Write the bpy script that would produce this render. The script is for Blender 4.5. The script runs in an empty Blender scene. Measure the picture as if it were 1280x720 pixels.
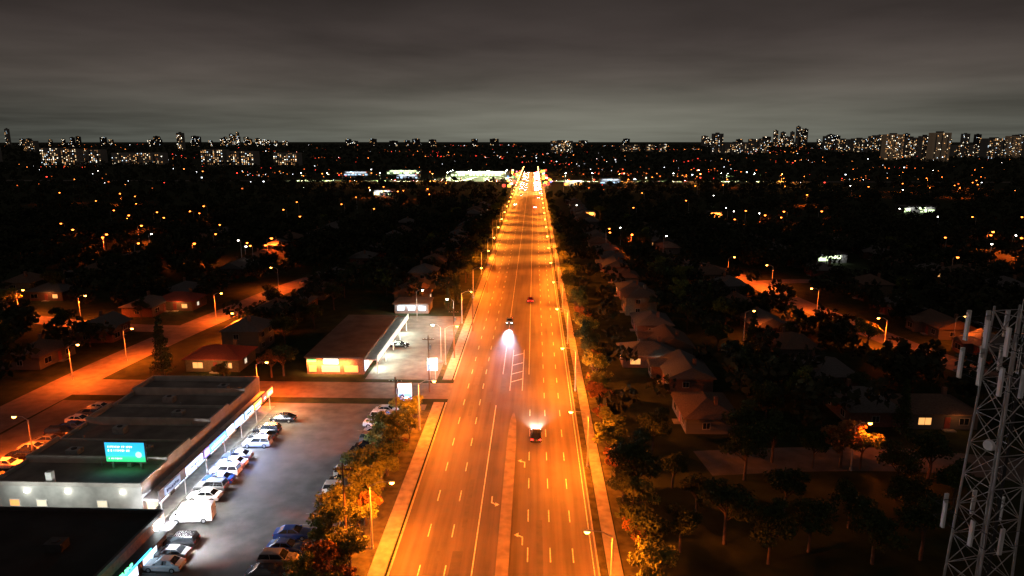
import bpy, math, random
import numpy as np
from mathutils import Vector, Matrix, Euler
random.seed(11); rng=np.random.default_rng(5)
R=math.radians; PI=math.pi
sc=bpy.context.scene; col=sc.collection
sc.view_settings.view_transform='Standard'; sc.view_settings.look='None'; sc.view_settings.exposure=0

# ------------------------------------------------------------ camera
CH=50.0; FP=853.0
cd=bpy.data.cameras.new('camera'); cam=bpy.data.objects.new('camera',cd); col.objects.link(cam)
cd.sensor_width=36; cd.lens=FP/1280*36; cd.clip_start=.5; cd.clip_end=60000
cam.location=(0,0,CH); cam.rotation_euler=(R(90-12.17),0,R(1.84)); sc.camera=cam
CM=Euler((R(90-12.17),0,R(1.84))).to_matrix()
def G(px,py,h=0.0):
    d=CM@Vector(((px-640)/FP,(360-py)/FP,-1)); t=(h-CH)/d.z
    return d.x*t,d.y*t

# ------------------------------------------------------------ materials
MC={}
def mat(name,c,c2=None,scale=1.5,rough=.8,spec=.3,metal=0,stretch=(1,1,1),detail=4,bump=0,emit=None,es=0,c3=None):
    if name in MC: return MC[name]
    m=bpy.data.materials.new(name); m.use_nodes=True; nt=m.node_tree; b=nt.nodes['Principled BSDF']
    b.inputs['Roughness'].default_value=rough; b.inputs['Metallic'].default_value=metal
    b.inputs['Specular IOR Level'].default_value=spec
    if c2 is None: c2=tuple(x*.75 for x in c)
    tc=nt.nodes.new('ShaderNodeTexCoord'); mp=nt.nodes.new('ShaderNodeMapping'); mp.inputs['Scale'].default_value=stretch
    n=nt.nodes.new('ShaderNodeTexNoise'); n.inputs['Scale'].default_value=scale; n.inputs['Detail'].default_value=detail
    r=nt.nodes.new('ShaderNodeValToRGB'); r.color_ramp.elements[0].position=.33; r.color_ramp.elements[1].position=.67
    r.color_ramp.elements[0].color=(*c2,1); r.color_ramp.elements[1].color=(*c,1)
    if c3:
        e=r.color_ramp.elements.new(.5); e.color=(*c3,1)
    L=nt.links.new
    L(tc.outputs['Object'],mp.inputs['Vector']); L(mp.outputs[0],n.inputs['Vector']); L(n.outputs['Fac'],r.inputs[0]); L(r.outputs[0],b.inputs['Base Color'])
    if bump:
        bp=nt.nodes.new('ShaderNodeBump'); bp.inputs['Strength'].default_value=bump; bp.inputs['Distance'].default_value=.05
        n2=nt.nodes.new('ShaderNodeTexNoise'); n2.inputs['Scale'].default_value=scale*8; L(tc.outputs['Object'],n2.inputs['Vector'])
        L(n2.outputs['Fac'],bp.inputs['Height']); L(bp.outputs[0],b.inputs['Normal'])
    if emit:
        b.inputs['Emission Color'].default_value=(*emit,1); b.inputs['Emission Strength'].default_value=es
    MC[name]=m; return m
def glow(name,c,s,c2=None):
    return mat(name,tuple(min(x,.8)*.5 for x in c),scale=2,rough=.4,emit=c,es=s)

def asphalt(name,base,patch,stretch,rough=.62):
    m=bpy.data.materials.new(name); m.use_nodes=True; nt=m.node_tree; b=nt.nodes['Principled BSDF']; L=nt.links.new
    tc=nt.nodes.new('ShaderNodeTexCoord')
    def noise(s,st,det=5):
        mp=nt.nodes.new('ShaderNodeMapping'); mp.inputs['Scale'].default_value=st
        n=nt.nodes.new('ShaderNodeTexNoise'); n.inputs['Scale'].default_value=s; n.inputs['Detail'].default_value=det
        L(tc.outputs['Object'],mp.inputs[0]); L(mp.outputs[0],n.inputs['Vector']); return n
    a=noise(.9,stretch,5); f=noise(9,(1,1,1),3); g=noise(.12,(1,1,1),3)
    def mth(op,x,y):
        q=nt.nodes.new('ShaderNodeMath'); q.operation=op
        for i,v in enumerate((x,y)):
            if isinstance(v,(int,float)): q.inputs[i].default_value=v
            else: L(v,q.inputs[i])
        return q.outputs[0]
    s=mth('ADD',mth('MULTIPLY',a.outputs['Fac'],.55),mth('ADD',mth('MULTIPLY',f.outputs['Fac'],.15),mth('MULTIPLY',g.outputs['Fac'],.3)))
    r=nt.nodes.new('ShaderNodeValToRGB'); r.color_ramp.elements[0].position=.38; r.color_ramp.elements[1].position=.6
    r.color_ramp.elements[0].color=(*patch,1); r.color_ramp.elements[1].color=(*base,1)
    L(s,r.inputs[0]); L(r.outputs[0],b.inputs['Base Color'])
    b.inputs['Roughness'].default_value=rough; b.inputs['Specular IOR Level'].default_value=.4
    bp=nt.nodes.new('ShaderNodeBump'); bp.inputs['Strength'].default_value=.25; bp.inputs['Distance'].default_value=.02
    L(f.outputs['Fac'],bp.inputs['Height']); L(bp.outputs[0],b.inputs['Normal']); return m

M_road=asphalt('avenue_asphalt',(.095,.085,.078),(.04,.038,.036),(1,.035,1),.65)
M_lot=asphalt('lot_asphalt',(.11,.103,.092),(.05,.047,.042),(.5,.5,1),.8)
M_side=asphalt('street_asphalt',(.13,.11,.10),(.06,.055,.05),(.6,.6,1),.75)
M_conc=mat('concrete',(.28,.26,.23),(.17,.16,.14),.8,.85,bump=.2)
M_grass=mat('grass_ground',(.03,.04,.016),(.014,.02,.010),.35,1,.1)
M_soil=mat('verge_grass',(.09,.085,.035),(.035,.038,.018),.7,1,.1)
M_paint=mat('road_paint',(.75,.73,.68),(.35,.34,.3),3,.6)
M_membrane=mat('roof_membrane',(.27,.25,.225),(.14,.13,.12),.25,.9,bump=.2)
M_parapet=mat('parapet_cap',(.5,.47,.43),(.35,.33,.3),.6,.8)
M_shingle_flat=mat('plaza_roof',(.13,.12,.11),(.07,.065,.06),.3,.9,bump=.2)
M_stucco=mat('pale_stucco',(.5,.5,.47),(.36,.36,.34),.7,.9)
M_brick=mat('brown_brick',(.20,.11,.08),(.13,.07,.05),2.5,.9,bump=.3)
M_steel=mat('galvanised_steel',(.42,.43,.44),(.28,.29,.3),2,.45,metal=.3)
M_tower=mat('painted_tower_steel',(.50,.49,.48),(.34,.33,.32),.7,.7)
M_white=mat('white_paint',(.75,.75,.73),(.6,.6,.58),1,.5)
M_panel=mat('antenna_white',(.8,.8,.79),(.7,.7,.69),1,.6)
M_dark=mat('dark_metal',(.05,.05,.055),(.03,.03,.03),2,.5)
M_wood=mat('pole_wood',(.16,.10,.06),(.09,.055,.035),3,.9,stretch=(4,4,.4))
M_bark=mat('bark',(.10,.07,.05),(.05,.035,.025),4,.95,stretch=(1,1,.3))
M_leafs=[mat('leaf_deep_green',(.06,.085,.025),(.02,.03,.01),.6,.8,c3=(.035,.052,.015)),
         mat('leaf_mid_green',(.19,.22,.045),(.06,.075,.02),.6,.8,c3=(.12,.145,.03)),
         mat('leaf_rust',(.36,.14,.04),(.12,.055,.02),.6,.8,c3=(.22,.10,.03))]
M_glass=mat('dark_glass',(.012,.014,.017),(.008,.01,.012),1,.08,.8)
M_tyre=mat('tyre_rubber',(.02,.02,.02),None,2,.9)
M_rim=mat('alloy_rim',(.5,.5,.52),None,2,.3,metal=.7)
M_lensoff=mat('headlight_clear',(.7,.72,.75),None,3,.15,.7)
M_tailoff=mat('tail_red_plastic',(.35,.02,.02),None,3,.3)
M_headon=glow('headlight_on',(.5,.75,1.0),45); M_tailon=glow('taillight_on',(1,.02,.015),14)
M_headfar=glow('headlight_on_far',(1,.66,.35),500); M_tailfar=glow('taillight_on_far',(1,.03,.04),1500)
M_winwarm=glow('window_warm',(1,.45,.13),1.2); M_winwhite=glow('window_white',(1,.86,.62),.9); M_wincool=glow('window_cool',(.6,.8,1),2.4)
M_sod=glow('sodium_lens',(1,.36,.05),34); M_sodfar=glow('sodium_lens_far',(1,.20,.025),12); M_sodav=glow('sodium_lens_avenue',(1,.32,.05),60); M_sodvf=glow('sodium_lens_bright',(1,.30,.06),110)
M_whl=glow('white_lens',(1,.93,.8),26)

# ------------------------------------------------------------ mesh helpers
class MB:
    def __init__(s): s.v=[]; s.f=[]
    def add(s,vs,fs):
        o=len(s.v); s.v+=[tuple(v) for v in vs]; s.f+=[tuple(i+o for i in f) for f in fs]; return s
    def box(s,x0,x1,y0,y1,z0,z1):
        return s.add([(x0,y0,z0),(x1,y0,z0),(x1,y1,z0),(x0,y1,z0),(x0,y0,z1),(x1,y0,z1),(x1,y1,z1),(x0,y1,z1)],
            [(0,3,2,1),(4,5,6,7),(0,1,5,4),(1,2,6,5),(2,3,7,6),(3,0,4,7)])
    def quad(s,x0,x1,y0,y1,z): return s.add([(x0,y0,z),(x1,y0,z),(x1,y1,z),(x0,y1,z)],[(0,1,2,3)])
    def tube(s,p,q,r0,r1=None,n=8):
        r1=r0 if r1 is None else r1; p=Vector(p); q=Vector(q); d=(q-p).normalized()
        a=d.orthogonal().normalized(); b=d.cross(a); vs=[]
        for c,r in ((p,r0),(q,r1)):
            for i in range(n):
                t=2*PI*i/n; vs.append(c+a*math.cos(t)*r+b*math.sin(t)*r)
        fs=[(i,(i+1)%n,n+(i+1)%n,n+i) for i in range(n)]+[tuple(range(n))[::-1],tuple(range(n,2*n))]
        return s.add(vs,fs)
    def loft(s,rings,cap=True):
        n=len(rings[0]); vs=[p for r in rings for p in r]; fs=[]
        for k in range(len(rings)-1):
            for i in range(n): fs.append((k*n+i,k*n+(i+1)%n,(k+1)*n+(i+1)%n,(k+1)*n+i))
        if cap: fs+=[tuple(range(n))[::-1],tuple((len(rings)-1)*n+i for i in range(n))]
        return s.add(vs,fs)
    def mesh(s,name,m,smooth=False):
        me=bpy.data.meshes.new(name); me.from_pydata(s.v,[],s.f); me.materials.append(m); me.update()
        if smooth: me.shade_smooth()
        return me
    def build(s,name,m,parent=None,smooth=False): return put(name,s.mesh(name,m,smooth),parent)
def put(name,me,parent=None,loc=None,rz=0,scale=None):
    o=bpy.data.objects.new(name,me); col.objects.link(o); o.parent=parent
    if loc is not None: o.location=loc
    o.rotation_euler=(0,0,rz)
    if scale: o.scale=scale
    return o
def tag(o,label=None,cat=None,group=None,kind=None):
    if label: o['label']=label
    if cat: o['category']=cat
    if group: o['group']=group
    if kind: o['kind']=kind
    return o
def thing(name,label,cat,loc=(0,0,0),rz=0,group=None):
    o=bpy.data.objects.new(name,None); col.objects.link(o); o.location=loc; o.rotation_euler=(0,0,rz); o.empty_display_size=.5
    return tag(o,label,cat,group)
KIDS={}
def tree_of(o):
    if o.name not in KIDS: KIDS[o.name]=[c for c in bpy.data.objects if c.parent==o]
    return KIDS[o.name]
def copy_tree(o,loc=None,rz=None,label=None,group=None,scale=None,parent=None,out=None):
    c=o.copy(); col.objects.link(c); c.parent=parent
    if loc is not None: c.location=loc
    if rz is not None: c.rotation_euler=(0,0,rz)
    if scale: c.scale=scale
    if label: c['label']=label
    if group: c['group']=group
    if out is not None: out.append(c)
    for ch in tree_of(o): copy_tree(ch,parent=c,out=out)
    return c
class Proto:
    """first use places the thing itself, later uses copy it"""
    def __init__(s,root): s.root=root; s.used=False; tree_of(root); [tree_of(k) for k in tree_of(root)]
    def place(s,loc,rz,label,group=None,scale=None,out=None):
        if not s.used:
            s.used=True; r=s.root; r.location=loc; r.rotation_euler=(0,0,rz); r['label']=label
            if group: r['group']=group
            if scale: r.scale=scale
            if out is not None:
                for k in tree_of(r):
                    out.append(k); out.extend(tree_of(k))
            return r
        return copy_tree(s.root,loc,rz,label,group,scale,out=out)
U=['','first','second','third','fourth','fifth','sixth','seventh','eighth','ninth','tenth','eleventh','twelfth','thirteenth','fourteenth','fifteenth','sixteenth','seventeenth','eighteenth','nineteenth']
T={20:'twent',30:'thirt',40:'fort',50:'fift',60:'sixt',70:'sevent',80:'eight',90:'ninet'}
def ordw(n):
    if n<20: return U[n]
    if n==100: return 'hundredth'
    if n>100: return 'hundred-and-'+ordw(n-100)
    t=n//10*10; return T[t]+('ieth' if n%10==0 else 'y-'+U[n%10])
def light(kind,name,parent,loc,power,color,size=.3,spot=150,blend=.6,rot=None):
    d=bpy.data.lights.new(name,kind); d.energy=power; d.color=color
    if kind=='SPOT': d.spot_size=R(spot); d.spot_blend=blend; d.shadow_soft_size=size
    elif kind=='AREA': d.shape='RECTANGLE'; d.size=size if not isinstance(size,tuple) else size[0]; d.size_y=size if not isinstance(size,tuple) else size[1]
    else: d.shadow_soft_size=size
    o=bpy.data.objects.new(name,d); col.objects.link(o); o.parent=parent; o.location=loc
    if rot: o.rotation_euler=rot
    return o

# ------------------------------------------------------------ world
w=bpy.data.worlds.new('World'); sc.world=w; w.use_nodes=True; nt=w.node_tree; nt.nodes.clear(); L=nt.links.new
out=nt.nodes.new('ShaderNodeOutputWorld'); bg=nt.nodes.new('ShaderNodeBackground'); L(bg.outputs[0],out.inputs[0])
tc=nt.nodes.new('ShaderNodeTexCoord'); sp=nt.nodes.new('ShaderNodeSeparateXYZ'); L(tc.outputs['Generated'],sp.inputs[0])
def mt(op,a,b=None,c=None):
    q=nt.nodes.new('ShaderNodeMath'); q.operation=op
    for i,v in enumerate((a,b,c)):
        if v is None: continue
        if isinstance(v,(int,float)): q.inputs[i].default_value=v
        else: L(v,q.inputs[i])
    return q.outputs[0]
X,Y,Z=sp.outputs; Zp=mt('MAXIMUM',Z,0.0); zz=mt('ADD',Zp,.05)
cb=nt.nodes.new('ShaderNodeCombineXYZ'); L(mt('DIVIDE',X,zz),cb.inputs[0]); L(mt('DIVIDE',Y,zz),cb.inputs[1])
n1=nt.nodes.new('ShaderNodeTexNoise'); n1.inputs['Scale'].default_value=.4; n1.inputs['Detail'].default_value=7; n1.inputs['Roughness'].default_value=.5; n1.inputs['Distortion'].default_value=.15; L(cb.outputs[0],n1.inputs['Vector'])
n2=nt.nodes.new('ShaderNodeTexNoise'); n2.inputs['Scale'].default_value=.14; n2.inputs['Detail'].default_value=3; L(cb.outputs[0],n2.inputs['Vector'])
cr=nt.nodes.new('ShaderNodeValToRGB'); L(mt('MULTIPLY',Zp,4.0),cr.inputs[0])
els=cr.color_ramp.elements; els[0].position=0; els[0].color=(.064,.068,.058,1); els[1].position=1; els[1].color=(.027,.0205,.0185,1)
for p,c in ((.06,(.064,.066,.056)),(.16,(.073,.069,.058)),(.32,(.081,.068,.058)),(.55,(.062,.049,.044)),(.75,(.042,.033,.030))):
    e=els.new(p); e.color=(*c,1)
cl=nt.nodes.new('ShaderNodeMapRange'); L(mt('ADD',mt('MULTIPLY',n1.outputs['Fac'],.55),mt('MULTIPLY',n2.outputs['Fac'],.45)),cl.inputs[0]); cl.inputs[1].default_value=.36; cl.inputs[2].default_value=.64; cl.inputs[3].default_value=.5; cl.inputs[4].default_value=1.38
up=nt.nodes.new('ShaderNodeMapRange'); L(Z,up.inputs[0]); up.inputs[1].default_value=.28; up.inputs[2].default_value=.6; up.inputs[3].default_value=1; up.inputs[4].default_value=2.4  # unseen sky above the frame, brightened to lift the roofs
dx=mt('DIVIDE',mt('SUBTRACT',X,.08),.42); az=mt('EXPONENT',mt('MULTIPLY',mt('MULTIPLY',dx,dx),-1.0))
dz=mt('DIVIDE',mt('SUBTRACT',Z,.018),.045); ez=mt('EXPONENT',mt('MULTIPLY',mt('MULTIPLY',dz,dz),-1.0))
gl=mt('MULTIPLY',mt('MULTIPLY',az,ez),.13)
vm=nt.nodes.new('ShaderNodeVectorMath'); vm.operation='SCALE'; L(cr.outputs[0],vm.inputs[0]); L(mt('MULTIPLY',cl.outputs[0],up.outputs[0]),vm.inputs['Scale'])
gc=nt.nodes.new('ShaderNodeVectorMath'); gc.operation='SCALE'; gc.inputs[0].default_value=(1,.97,.76); L(gl,gc.inputs['Scale'])
va=nt.nodes.new('ShaderNodeVectorMath'); va.operation='ADD'; L(vm.outputs[0],va.inputs[0]); L(gc.outputs[0],va.inputs[1])
L(va.outputs[0],bg.inputs[0]); bg.inputs[1].default_value=1.0
sd=bpy.data.lights.new('tower_fill_sun','SUN'); sd.energy=.045; sd.angle=R(40); sd.color=(1,.93,.88)  # added low fill from behind the camera, lifts the lattice tower's faces
so=bpy.data.objects.new('tower_fill_sun',sd); col.objects.link(so); so.rotation_euler=(R(78),0,R(-20))

# ------------------------------------------------------------ ground & roads
S='structure'
tag(MB().quad(-16000,16000,-300,30000,0).build('ground',M_grass),'dark ground of lawns and gardens reaching the horizon',None,None,S)
XL,XR=-16.75,7.9; YE=1140
tag(MB().quad(XL,XR,-30,YE,.02).build('road',M_road),'wide six lane avenue lit orange, running straight to the horizon',None,None,S)
def sheet(name,x0,x1,y0,y1,z,m,label): return tag(MB().quad(x0,x1,y0,y1,z).build(name,m),label,None,None,S)
def ribbon(name,pts,wd,z,m,label):
    P=[]
    for i in range(len(pts)-1):
        p0=Vector(pts[max(0,i-1)]);p1=Vector(pts[i]);p2=Vector(pts[i+1]);p3=Vector(pts[min(len(pts)-1,i+2)])
        for k in range(6):
            t=k/6; P.append(.5*((2*p1)+(p2-p0)*t+(2*p0-5*p1+4*p2-p3)*t*t+(3*p1-p0-3*p2+p3)*t**3))
    P.append(Vector(pts[-1])); mb=MB(); vs=[]
    for i,p in enumerate(P):
        d=(P[min(i+1,len(P)-1)]-P[max(i-1,0)]).normalized(); n=Vector((-d.y,d.x))*wd/2; vs+=[(p.x+n.x,p.y+n.y,z),(p.x-n.x,p.y-n.y,z)]
    mb.add(vs,[(2*i,2*i+1,2*i+3,2*i+2) for i in range(len(P)-1)])
    tag(mb.build(name,m),label,None,None,S); return P
sheet('side_street',-100,XL,127,136,.012,M_side,'orange lit side street meeting the avenue from the left')
SL=ribbon('residential_street',[(-98,60),(-98,100),(-97,140),(-94,172),(-90,200),(-86,228),(-80,250),(-70,264),(-56,272)],9.5,.016,M_side,'curving residential street left of the avenue')
SR=ribbon('residential_street',[(104,128),(95,158),(89,185),(83,215),(79,245),(73,270),(63,290),(50,300)],9,.016,M_side,'curving residential street right of the avenue')
ribbon('residential_lane',[(-160,190),(-140,184),(-118,178),(-97,176)],7,.012,M_side,'short residential lane joining from the far left')
ribbon('residential_lane',[(80,243),(96,247),(116,246)],7,.012,M_side,'short lane branching right of the curving street')
ribbon('side_street',[(27,101),(45,103),(62,103),(80,100),(100,104)],8.5,.012,M_side,'short side street behind the trees on the right')
sheet('cross_avenue',-700,700,862,880,.028,M_side,'bright cross avenue far ahead')
sheet('parking_lot',-52,-20.5,30,124,.008,M_lot,'grey parking lot in front of the strip mall')
sheet('parking_lot',-36,-20.5,138,192,.008,M_lot,'floodlit lot beside the plaza with the white canopy')
sheet('parking_lot',-92.5,-73,84,124,.008,M_lot,'back lot behind the strip mall')
sheet('parking_lot',-130,-24,885,990,.008,M_lot,'far floodlit plaza lot left of the avenue')
# verges, sidewalks, kerbs
vb=MB()
vb.box(-25.5,-19.4,30,121,0,.11); vb.box(XR+.2,XR+1.1,-30,860,0,.11); vb.box(-20.4,-19.4,140,860,0,.11); vb.box(XR+3.1,XR+6,-30,860,0,.10)
tag(vb.build('verge',M_soil),'grass verges between kerb, sidewalk and lots',None,None,S)
sw=MB()
for (y0,y1) in ((-30,125),(138,860)): sw.box(-19.3,-17.3,y0,y1,0,.14)
sw.box(XR+1.2,XR+2.9,-30,860,0,.14)
sw.box(-52,-49.6,81,122,0,.14)
tag(sw.build('sidewalk',M_conc),'pale concrete sidewalks along both sides of the avenue',None,None,S)
kb=MB()
for (y0,y1) in ((-30,125),(138,860)): kb.box(XL-.22,XL,y0,y1,0,.145)
kb.box(XR,XR+.18,-30,860,0,.145)
kb.box(-25.75,-25.5,30,121,0,.13)
tag(kb.build('kerb',mat('kerb_concrete',(.38,.35,.3),(.26,.24,.21),1.5,.8)),'concrete kerbs edging the avenue',None,None,S)
md=MB()
pts=[(-4.3,-30),(-2.75,-30),(-2.75,108),(-2.95,116),(-3.35,120),(-3.7,120),(-4.1,116),(-4.3,108)]
md.add([(x,y,.02) for x,y in pts]+[(x,y,.17) for x,y in pts],[tuple(range(8,16))]+[(i,(i+1)%8,8+(i+1)%8,8+i) for i in range(8)])
tag(md.build('median',mat('median_concrete',(.22,.19,.16),(.14,.12,.10),.7,.85)),'raised concrete median ending in a rounded nose',None,None,S)
pm=MB(); ZP=.026
for x in (-13.4,-10.3): 
    y=-20
    while y<860: pm.quad(x-.07,x+.07,y,y+3,ZP); y+=9
for x in (-.5,2.3,5.1):
    y=-16
    while y<860:
        if not(x==-.5 and y>124): pm.quad(x-.07,x+.07,y,y+3,ZP)
        y+=9
pm.quad(-7.15,-7.0,-30,124,ZP); pm.quad(XR-.5,XR-.38,-30,860,ZP)
pm.quad(-6.6,-6.48,142,860,ZP); pm.quad(-.9,-.78,142,860,ZP)
for y in (137,142,148,155): pm.add([(-4.6,y,ZP),(-2.2,y+2,ZP),(-2.2,y+2.35,ZP),(-4.6,y+.35,ZP)],[(0,1,2,3)])
pm.quad(-4.75,-4.63,132,160,ZP); pm.quad(-2.2,-2.08,132,160,ZP)
def arrow(x,y,s=1,up=1):
    P=lambda a,b:(x+a*s*.7,y+b*up*.75,ZP)
    pm.add([P(-.12,-2),P(.12,-2),P(.12,.3),P(-.12,.3)],[(0,1,2,3)]); pm.add([P(.12,.0),P(.12,.45),P(-.9,1.15),P(-.9,.8)],[(0,1,2,3)]); pm.add([P(-.75,.3),P(-.75,1.75),P(-1.6,1.0)],[(0,1,2)])
arrow(-1.2,79); arrow(-1.2,100); arrow(-5.7,88,-1,-1); arrow(-5.7,62,-1,-1); arrow(-1.2,60)
tag(pm.build('lane_markings',M_paint),'white dashed lane lines, turn arrows and hatching on the avenue',None,None,S)
tarm=MB(); rr=random.Random(21)
for k in range(26):
    x=rr.choice((-15.2,-11.8,-8.7,-5.9,1.0,3.8,6.4))+rr.uniform(-.5,.5); y=rr.uniform(45,260); L_=rr.uniform(3,14); ww=rr.uniform(.5,1.3)
    tarm.quad(x-ww/2,x+ww/2,y,y+L_,.0225+k*.0001)
tag(tarm.build('road_patches',asphalt('patch_asphalt',(.05,.047,.045),(.028,.027,.026),(1,1,1),.5)),'darker repair patches in the avenue asphalt',None,None,S)
lm=MB(); y=40
while y<120:
    lm.quad(-49.4,-44.4,y,y+.1,.014); lm.quad(-31,-26,y,y+.1,.014); y+=2.75
tag(lm.build('stall_lines',mat('faded_paint',(.35,.35,.33),(.16,.16,.15),2,.8)),'faded white parking stall lines',None,None,S)

# ------------------------------------------------------------ vehicles
def ring(x,w,zb,zm,zt,crown=.03):
    return [(x,-w*.94,zb),(x,w*.94,zb),(x,w,zb+.15),(x,w,zm),(x,w*.9,zt),(x,w*.45,zt+crown),(x,-w*.45,zt+crown),(x,-w*.9,zt),(x,-w,zm),(x,-w,zb+.15)]
KINDS={
 'sedan':dict(L=4.7,st=[(-2.35,.72,.38,.55,.62),(-2.27,.86,.24,.68,.92),(-1.7,.9,.2,.75,.99),(-.6,.92,.2,.76,.97),(.8,.92,.2,.76,.95),(1.55,.9,.2,.7,.86),(2.15,.84,.22,.6,.74),(2.33,.68,.36,.5,.58)],cb=(-1.8,1.05,.95,.8),ct=(-1.05,.25,1.41,.6),wx=(-1.4,1.42),wr=.33),
 'suv':dict(L=4.7,st=[(-2.32,.76,.45,.7,.85),(-2.27,.88,.3,.85,1.1),(-1.7,.93,.28,.9,1.12),(-.6,.94,.27,.9,1.1),(.8,.94,.27,.9,1.08),(1.5,.92,.28,.85,1.02),(2.15,.86,.3,.75,.92),(2.33,.7,.42,.62,.72)],cb=(-2.22,1.05,1.08,.84),ct=(-1.95,.35,1.68,.68),wx=(-1.38,1.42),wr=.37),
 'van':dict(L=5.6,st=[(-2.8,.9,.4,1.3,2.25),(-2.75,.96,.3,1.4,2.35),(-1.7,.98,.28,1.4,2.42),(.9,.98,.28,1.4,2.4),(1.5,.96,.28,1.2,1.9),(2.0,.94,.28,.9,1.25),(2.6,.88,.3,.8,1.0),(2.78,.7,.42,.62,.72)],cb=(.95,2.1,1.28,.9),ct=(.75,1.45,2.2,.8),wx=(-1.7,1.8),wr=.37),
 'pickup':dict(L=5.5,st=[(-2.75,.85,.5,.75,.98),(-2.7,.93,.42,.8,1.05),(-1.2,.95,.38,.85,1.07),(-.6,.95,.38,.9,1.1),(.8,.95,.38,.9,1.1),(1.7,.93,.38,.88,1.06),(2.5,.88,.4,.8,.98),(2.72,.74,.5,.65,.78)],cb=(-.75,1.3,1.08,.84),ct=(-.55,.65,1.75,.68),wx=(-1.75,1.75),wr=.4)}
PAINTS={'silver':(.45,.46,.48),'black':(.012,.012,.014),'white':(.78,.79,.79),'blue':(.02,.06,.28),'grey':(.12,.125,.13),'red':(.22,.012,.012)}
VP={}
def vehicle(kind,paint,on=0):
    key=(kind,paint,on)
    if key in VP: return VP[key]
    k=KINDS[kind]; m=mat('car_paint_'+paint,PAINTS[paint],tuple(c*.9 for c in PAINTS[paint]),3,.25,.6)
    nm={'sedan':'car','suv':'suv','van':'van','pickup':'pickup_truck'}[kind]
    t=thing(('moving_' if on else 'parked_')+nm,'x',{'sedan':'car','suv':'car','van':'van','pickup':'truck'}[kind])
    b=MB(); b.loft([ring(*s) for s in k['st']])
    x0,x1,z0,w0=k['cb']; a0,a1,z1,w1=k['ct']
    for s in (-1,1):
        for (p,q) in (((x0,s*w0,z0),(a0,s*w1,z1)),((x1,s*w0,z0),(a1,s*w1,z1)),((.5*(x0+x1)-.1,s*w0,z0),(.5*(a0+a1)-.05,s*w1,z1))): b.tube(p,q,.045,.04,4)
    if kind=='pickup': b.box(-2.6,-.85,-.9,-.8,1.07,1.13); b.box(-2.6,-.85,.8,.9,1.07,1.13)
    b.build('body',m,t)
    g=MB(); g.add([(x0,-w0,z0),(x1,-w0,z0),(x1,w0,z0),(x0,w0,z0),(a0,-w1,z1),(a1,-w1,z1),(a1,w1,z1),(a0,w1,z1)],[(4,5,6,7),(0,1,5,4),(1,2,6,5),(2,3,7,6),(3,0,4,7)]); g.build('windows',M_glass,t)
    if kind!='van': MB().loft([[(a0-.04,-w1-.02,z1-.01),(a1+.06,-w1-.02,z1-.01),(a1+.06,w1+.02,z1-.01),(a0-.04,w1+.02,z1-.01)],[(a0+.06,-w1+.06,z1+.06),(a1-.08,-w1+.06,z1+.06),(a1-.08,w1-.06,z1+.06),(a0+.06,w1-.06,z1+.06)]]).build('roof',m,t)
    fx=k['st'][-2][0]; bx=k['st'][1][0]; fz=k['st'][-2][3]; bz=k['st'][1][3]
    hm=(M_lensoff,M_headon,M_headfar)[on]; tm=(M_tailoff,M_tailon,M_tailfar)[on]
    for s in (-1,1):
        MB().loft([[(fx-.12,s*.82,fz-.03),(fx-.12,s*.5,fz-.03),(fx-.12,s*.5,fz+.12),(fx-.12,s*.82,fz+.12)],[(fx+.15,s*.72,fz-.06),(fx+.17,s*.45,fz-.06),(fx+.12,s*.45,fz+.08),(fx+.1,s*.72,fz+.08)]]).build('headlight',hm,t)
        MB().box(bx-.07,bx+.1,min(s*.84,s*.5),max(s*.84,s*.5),bz,bz+.16).build('taillight',tm,t)
        MB().box(.75,.93,min(s*.93,s*1.08),max(s*.93,s*1.08),z0,z0+.13).build('mirror',m,t)
    MB().box(fx-.05,fx+.19,-.62,.62,.3,.44).build('front_bumper',M_dark,t)
    MB().box(bx-.11,bx+.05,-.7,.7,.3,.46).build('rear_bumper',M_dark,t)
    wr=k['wr']; key2='wheel%s'%kind
    if key2 not in VP:
        VP[key2]=(MB().tube((0,-.11,0),(0,.11,0),wr,wr,16).mesh('wheel',M_tyre),MB().tube((0,-.125,0),(0,.125,0),wr*.6,wr*.6,10).mesh('rim',M_rim))
    for wx in k['wx']:
        for s in (-1,1):
            wh=put('wheel',VP[key2][0],t,(wx,s*(k['st'][3][1]-.08),wr)); put('rim',VP[key2][1],wh)
    VP[key]=Proto(t); return VP[key]

GR='cars parked in front of the strip mall'
row=[(205,706,'sedan','silver','silver car nearest the camera in the row before the strip mall'),
 (213,692,'sedan','grey','grey car second from the camera in the row before the strip mall'),
 (224,678,'suv','black','black suv parked just in front of the white van'),
 (256,620,'sedan','white','white car parked first beyond the white van'),
 (264,609,'suv','grey','grey suv parked second beyond the white van'),
 (273,599,'sedan','blue','dark blue car before the blue lit shop sign, third beyond the van'),
 (282,589,'suv','white','white suv fourth beyond the white van'),
 (290,579,'sedan','white','white car fifth beyond the white van beside the blue glow'),
 (297,570,'sedan','grey','grey car sixth beyond the white van, last of the long row'),
 (322,554,'suv','silver','silver suv nearest of the four by the mall far end'),
 (328,546,'sedan','black','black car second of the four by the mall far end'),
 (334,538,'suv','black','black suv third of the four by the mall far end'),
 (354,523,'sedan','black','black car farthest of the four by the mall far end')]
for px,py,k,c,l in row:
    x,y=G(px,py,.5); vehicle(k,c).place((x,y,.01),PI+random.uniform(-.06,.06),l,GR)
x,y=G(231,645,.9); vehicle('van','white').place((x+.8,y+.5,.01),PI+.12,'white delivery van with high roof parked before the strip mall')
G2='cars parked along the tree strip'
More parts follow.
